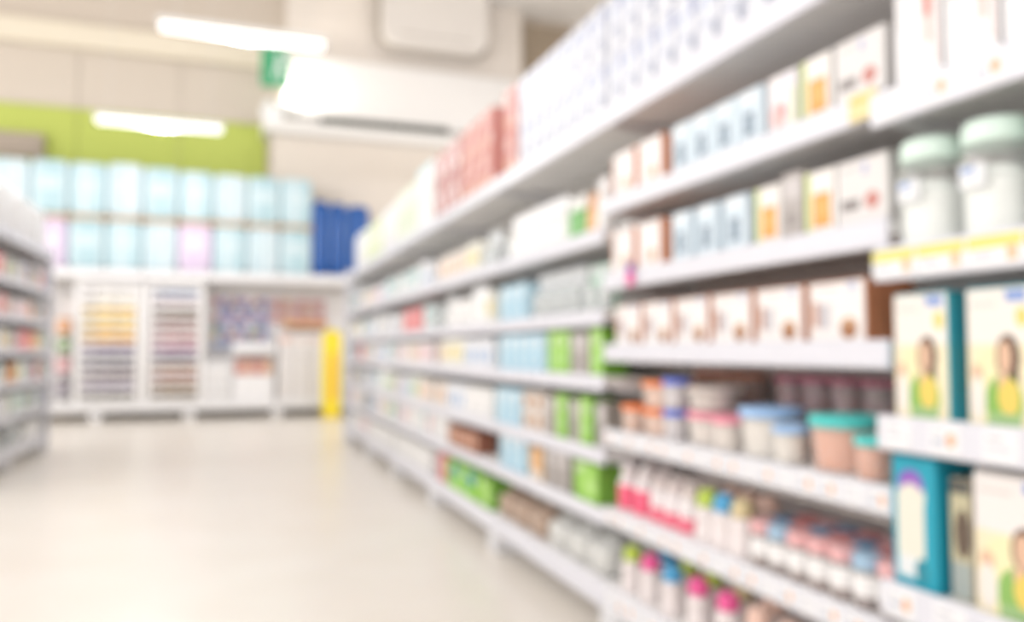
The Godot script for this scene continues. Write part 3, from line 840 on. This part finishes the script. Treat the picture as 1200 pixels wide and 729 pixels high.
# ------------------------------------------------------------------ the wall unit across the end
const UNIT := 12.2     # depth of its front
func build_back_unit() -> void:
	var white := mat("f0efef", .4)
	var x0 := -2.93
	for k in 5:
		var t := thing("back_shelf_unit", Vector3(x0 + 1.2 * k + .6, 0, -UNIT))
		tag(t, ["white wall shelf unit mostly hidden behind the opposite gondola", "white wall shelf unit under the coloured paper racks", "white wall shelf unit at edge of paper rack and peg cards", "white wall shelf unit behind the yellow standing sign", "white wall shelf unit hidden behind the end of the long gondola"][k], "shelving", "wall shelf units")
		for s in [-1.0, 1.0]:
			mesh_node("foot", cbox(.07, .12, .46, white, null, .006), t, Vector3(s * .56, 0, -.25))
			mesh_node("upright", cbox(.04, 2.1, .06, white, null, .004), t, Vector3(s * .578, 0, -.53))
		var sh := mesh_node("shelf", cbox(1.196, .05, .5, white, null, .006), t, Vector3(0, .19, -.25))
		mesh_node("price_rail", cbox(1.196, .13, .016, white, null, .004), sh, Vector3(0, -.07, .252))
		var tp := mesh_node("shelf", cbox(1.196, .05, .56, white, null, .006), t, Vector3(0, 2.05, -.22))
		mesh_node("price_rail", cbox(1.196, .13, .016, white, null, .004), tp, Vector3(0, -.08, .282))
		for j in 3:
			mesh_node("back_panel", cbox(1.11, .59, .02, mat("e7e4e2", .6), null, .003), t, Vector3(0, .26 + j * .595, -.51))

	# two open racks of coloured paper
	var r1 := ["e8e4de", "f0ead8", "ecc463", "f0d484", "edbf58", "e6ad4a", "8a789a", "7c7c88", "776c78", "877880", "9a90a8", "8c8880"]
	var r2 := ["8494b0", "d2c4c8", "7c7262", "8c6a64", "b08e8c", "c08c90", "a87498", "5c5c76", "a5846e", "b88c82", "967656", "85745c"]
	rack(-1.59, .86, r1, "yellow to grey", "edc36a")
	rack(-.745, .79, r2, "rose to brown", "a0a0b0")

func rack(x: float, w: float, colours: Array, which: String, accent: String) -> void:
	var white := mat("f3f1ef", .45)
	var t := thing("paper_rack", Vector3(x, .241, -UNIT - .02))
	tag(t, "white open rack holding %s paper in thin shelves" % which, "rack", "paper racks")
	var hh := 1.6
	for s in [-1.0, 1.0]:
		mesh_node("side_panel", cbox(.085, hh, .44, white, null, .006), t, Vector3(s * (w / 2 - .043), 0, -.23))
	mesh_node("top_panel", cbox(w, .12, .45, white, null, .006), t, Vector3(0, hh, -.23))
	mesh_node("back_panel", cbox(w - .16, hh - .02, .016, mat("dedad8", .6), null, .003), t, Vector3(0, .01, -.445))
	var pitch := (hh - .02) / colours.size()
	var iw := w - .18
	for i in colours.size():
		var y := hh - .0 - (i + 1) * pitch
		mesh_node("shelf", cbox(iw, .04, .43, white, null, .004), t, Vector3(0, y, -.225))
		for k in 3:
			var c := Color(colours[i])
			if k == 0: c = c.lerp(Color("c8c4c8"), .45)
			elif (i + k) % 3 == 0: c = c.lightened(.12)
			var sw: float = iw * [.24, .38, .36][k]
			var sx: float = -iw / 2 + iw * [.125, .44, .815][k]
			var st := cbox(sw - .012, pitch * .58, .38, mat(c.to_html(false), .75), null, .002)
			var o := mesh_node("paper_stack", st, self, Vector3(x + sx, .241 + y + .0405, -UNIT - .02 - .225))
			tag(o, "ream of paper, %s row down, %s, %s rack" % [ORD[i], ["narrow outer column", "middle column", "wide inner column"][k], which], "paper", "paper stacks in the %s rack" % which)

func build_back_goods() -> void:
	# wrapped packs in two layers on top of the unit
	var aqua := []
	for k in 3:
		var rr := RandomNumberGenerator.new()
		rr.seed = 40 + k
		var sh := []
		for j in 9:
			sh.append(["r", .06 + j * .1 + rr.randf() * .03, 0, .03 + rr.randf() * .03, 1, ["eaf2f4", "cae4ea", "b4d8e0"][rr.randi() % 3]])
		sh.append(["r", .2, .34, .6, .22, "d8eaee"])
		aqua.append(print_mat("aqua%d" % k, ["c8e2e8", "d6e8ee", "c0dce2"][k], sh, .5))
	var lav := print_mat("lavender", "e4d2ea", [["r", .1, 0, .06, 1, "f0e4f4"], ["r", .42, 0, .05, 1, "dac4e2"], ["r", .7, 0, .08, 1, "efe2f3"], ["r", .25, .36, .5, .2, "f3eaf6"]], .3)
	var navy := print_mat("navy", "1f58a4", [["r", .12, 0, .06, 1, "4a82c6"], ["r", .4, 0, .04, 1, "1f4f96"], ["r", .66, 0, .07, 1, "3f78c0"]], .3)
	var top := 2.101
	var x := -3.06
	for k in 9:
		var low: Material = lav if k in [1, 5] else aqua[k % 3]
		var m := pillow(.462, .69, .4, low, .26, 24)
		var o := mesh_node("wrapped_pack", m, self, Vector3(x + .235, top, -UNIT - .2))
		var c := "lavender" if k in [1, 5] else "pale aqua"
		tag(o, "%s wrapped pack, %s along lower layer on the wall unit" % [c, ORD[k]], "pack", "wrapped packs on the wall unit")
		var hh: float = [.74, .76, .75, .78, .75, .73, .72, .72, .72][k]
		var o2 := mesh_node("wrapped_pack", pillow(.462, hh, .4, aqua[(k + 1) % 3], .26, 24), self, Vector3(x + .235, top + .735, -UNIT - .2))
		tag(o2, "pale aqua wrapped pack, %s along upper layer on the wall unit" % ORD[k], "pack", "wrapped packs on the wall unit")
		x += .466
	var bd := thing("tan_tray", Vector3(-.96, top + .692, -UNIT - .2))
	tag(bd, "long tan cardboard layer between the stacked aqua packs", "cardboard")
	mesh_node("sheet", cbox(4.2, .01, .43, mat("e2c6a4", .8), null, .002), bd)
	mesh_node("front_lip", cbox(4.2, .042, .006, mat("e6c8a4", .8), null, .002), bd, Vector3(0, 0, .218))
	for k in 3:
		var nw: float = [.26, .24, .36][k]
		var nx: float = [1.27, 1.525, 1.83][k]
		var o := mesh_node("navy_pack", pillow(nw, 1.15 - .02 * k, .38, navy, .3, 24), self, Vector3(nx, top, -UNIT - .2))
		tag(o, "tall dark blue wrapped pack, %s from the aqua packs" % ORD[k], "pack", "dark blue packs on the wall unit")

	# peg cards: small packs hanging from hooks on the back board
	var pegs := ["d0707c", "8090c8", "e8b4a4", "6fa090", "c890b4", "f0e8e4", "b05c54", "a0b4e0", "e4cc98", "6068a0", "d89894", "f4f0f0"]
	for r in 6:
		for c in 8:
			var px := -.2 + c * .098
			var py := 1.76 - r * .13
			var col: String = pegs[(r * 5 + c * 7 + r * c) % pegs.size()] if r < 5 else ["9fb0d4", "b4c0e0", "8fa0c8"][c % 3]
			peg_card(px, py, .082, .108, col, "%s peg row, %s from paper rack" % [ORD[r], ORD[c]])
	var warm := ["d89a94", "e0b0a4", "c87a78", "e4c4bc", "d8a878", "cc8c88"]
	for r in 3:
		for c in 8:
			peg_card(.6 + c * .105, 1.76 - r * .13, .082, .1, warm[(r * 3 + c * 5) % 6], "warm toned, %s peg row, %s of the red run" % [ORD[r], ORD[c]])
	# orange ledge, white panels and counter box
	var lg := thing("orange_ledge", Vector3(1.08, 1.34, -UNIT - .335))
	tag(lg, "narrow orange ledge under the red peg cards", "ledge")
	mesh_node("board", cbox(.66, .06, .2, mat("e6a45c", .6), null, .006), lg, Vector3(.0, 0, 0))
	for s in [-1.0, 1.0]:
		mesh_node("support", cbox(.02, .09, .24, mat("f0eeea", .5), null, .004), lg, Vector3(s * .3, -.092, -.02))
	for k in 3:
		var o := mesh_node("panel_box", cbox(.2, 1.0, .3, mat("f2eeec", .5), print_mat("panel_print%d" % k, "f6f2f0", [["r", .12, .06, .7, .12, ["f0c8b8", "f4e4dc", "efd8d0"][k]], ["r", .15, .3, .5, .05, "e6e0de"]]), .006), self, Vector3(.78 + k * .215, .241, -UNIT - .2))
		tag(o, "tall white carton, %s from the counter box" % ORD[k], "carton", "tall white cartons on the wall unit")
	var cb := thing("display_counter", Vector3(.33, .241, -UNIT - .22))
	tag(cb, "white display counter box with red goods on its open shelf", "display")
	mesh_node("counter_top", cbox(.6, .16, .36, mat("f6f5f5", .4), null, .01), cb, Vector3(0, .68, 0))
	for s in [-1.0, 1.0]:
		mesh_node("side_panel", cbox(.03, .68, .34, mat("f0eeee", .5), null, .004), cb, Vector3(s * .285, 0, 0))
	mesh_node("shelf", cbox(.54, .02, .34, mat("f2f0f0", .5), null, .003), cb, Vector3(0, .36, 0))
	mesh_node("front_panel", cbox(.54, .36, .016, mat("f4f3f3", .5), null, .003), cb, Vector3(0, 0, .16))
	for k in 4:
		var o := mesh_node("snack_carton", cbox(.12, .22, .12, mat(["d88a7c", "e0a488", "cf7f78", "e2b088"][k], .5), print_mat("snack%d" % k, ["dd9486", "e4ac92", "d48882", "e8b890"][k], [["r", .15, .2, .7, .3, "f2dcd2"]]), .004), self, Vector3(.33 - .195 + k * .13, .622, -UNIT - .14))
		tag(o, "reddish carton, %s along the display counter's open shelf" % ORD[k], "carton", "cartons in the display counter")
	for r in 2:
		for k in 2:
			var o := mesh_node("white_carton", cbox(.17, .29, .3, mat("f3f2f1", .5), print_mat("wc", "f8f7f6", [["r", .1, .1, .6, .12, "e2e0e4"], ["r", .2, .6, .5, .2, "ece8e6"]]), .005), self, Vector3(-.253 + k * .178, .241 + r * .2905, -UNIT - .2))
			tag(o, "white carton beside paper rack, %s, %s one" % [["lower layer", "upper layer"][r], ["outer", "inner"][k]], "carton", "white cartons by the paper rack")
	# goods glimpsed past the opposite gondola
	for k in 4:
		var o := mesh_node("shelf_carton", cbox(.16, .2, .2, mat(["e09a5c", "8aa878", "dca0a4", "8c8494"][k], .5), print_mat("glimpse%d" % k, ["e6a468", "94b282", "e2acb0", "968e9e"][k], [["r", .2, .2, .6, .3, "ece4dc"]]), .004), self, Vector3(-2.16, .241 + [.93, .67, .4, .1][k] + .0402, -UNIT - .2))
		tag(o, "%s carton seen past the opposite gondola's end post" % ["orange", "sage green", "pink", "dusky purple"][k], "carton", "cartons beside the opposite end post")
	var gs := thing("side_rack", Vector3(-2.16, .241, -UNIT - .2))
	tag(gs, "narrow white rack beside the opposite gondola's end post", "rack")
	for y in [.01, .121, .421, .691, .951]:
		mesh_node("shelf", cbox(.2, .018, .3, mat("f0eeee", .5), null, .003), gs, Vector3(0, y, 0))
	mesh_node("back_panel", cbox(.2, 1.5, .016, mat("e8e4e2", .5), null, .003), gs, Vector3(0, 0, -.16))

	# yellow standing sign on the floor
	var ys := thing("floor_sign", Vector3(1.4, 0, -11.8))
	tag(ys, "tall narrow yellow standing sign with orange strip on the floor", "sign")
	mesh_node("board", prism(round_rect(.27, 1.24, .1), .03, mat("fbe43a", .45)), ys, Vector3(0, .03, 0))
	mesh_node("print_strip", prism(round_rect(.07, .7, .035), .004, mat("f4b05c", .45)), ys, Vector3(.02, .24, .016))
	mesh_node("stand_base", cbox(.3, .03, .22, mat("f4d838", .5), null, .008), ys)

func peg_card(x: float, y: float, w: float, h: float, col: String, where: String) -> void:
	var t := thing("peg_card", Vector3(x, y - h, -UNIT - .46))
	mesh_node("card", cbox(w, h, .006, mat(col, .6), null, .001), t)
	mesh_node("pouch", pillow(w * .8, h * .55, .03, mat(Color(col).lerp(Color("e8e6ea"), .45).to_html(false), .4), .5, 8), t, Vector3(0, .006, .012))
	mesh_node("hook", cbox(.006, .006, .07, mat("c8c8cc", .3, .8), null, .001), t, Vector3(0, h * .92, -.0))
	tag(t, "small hanging card, " + where, "card", "cards hanging on the peg board")
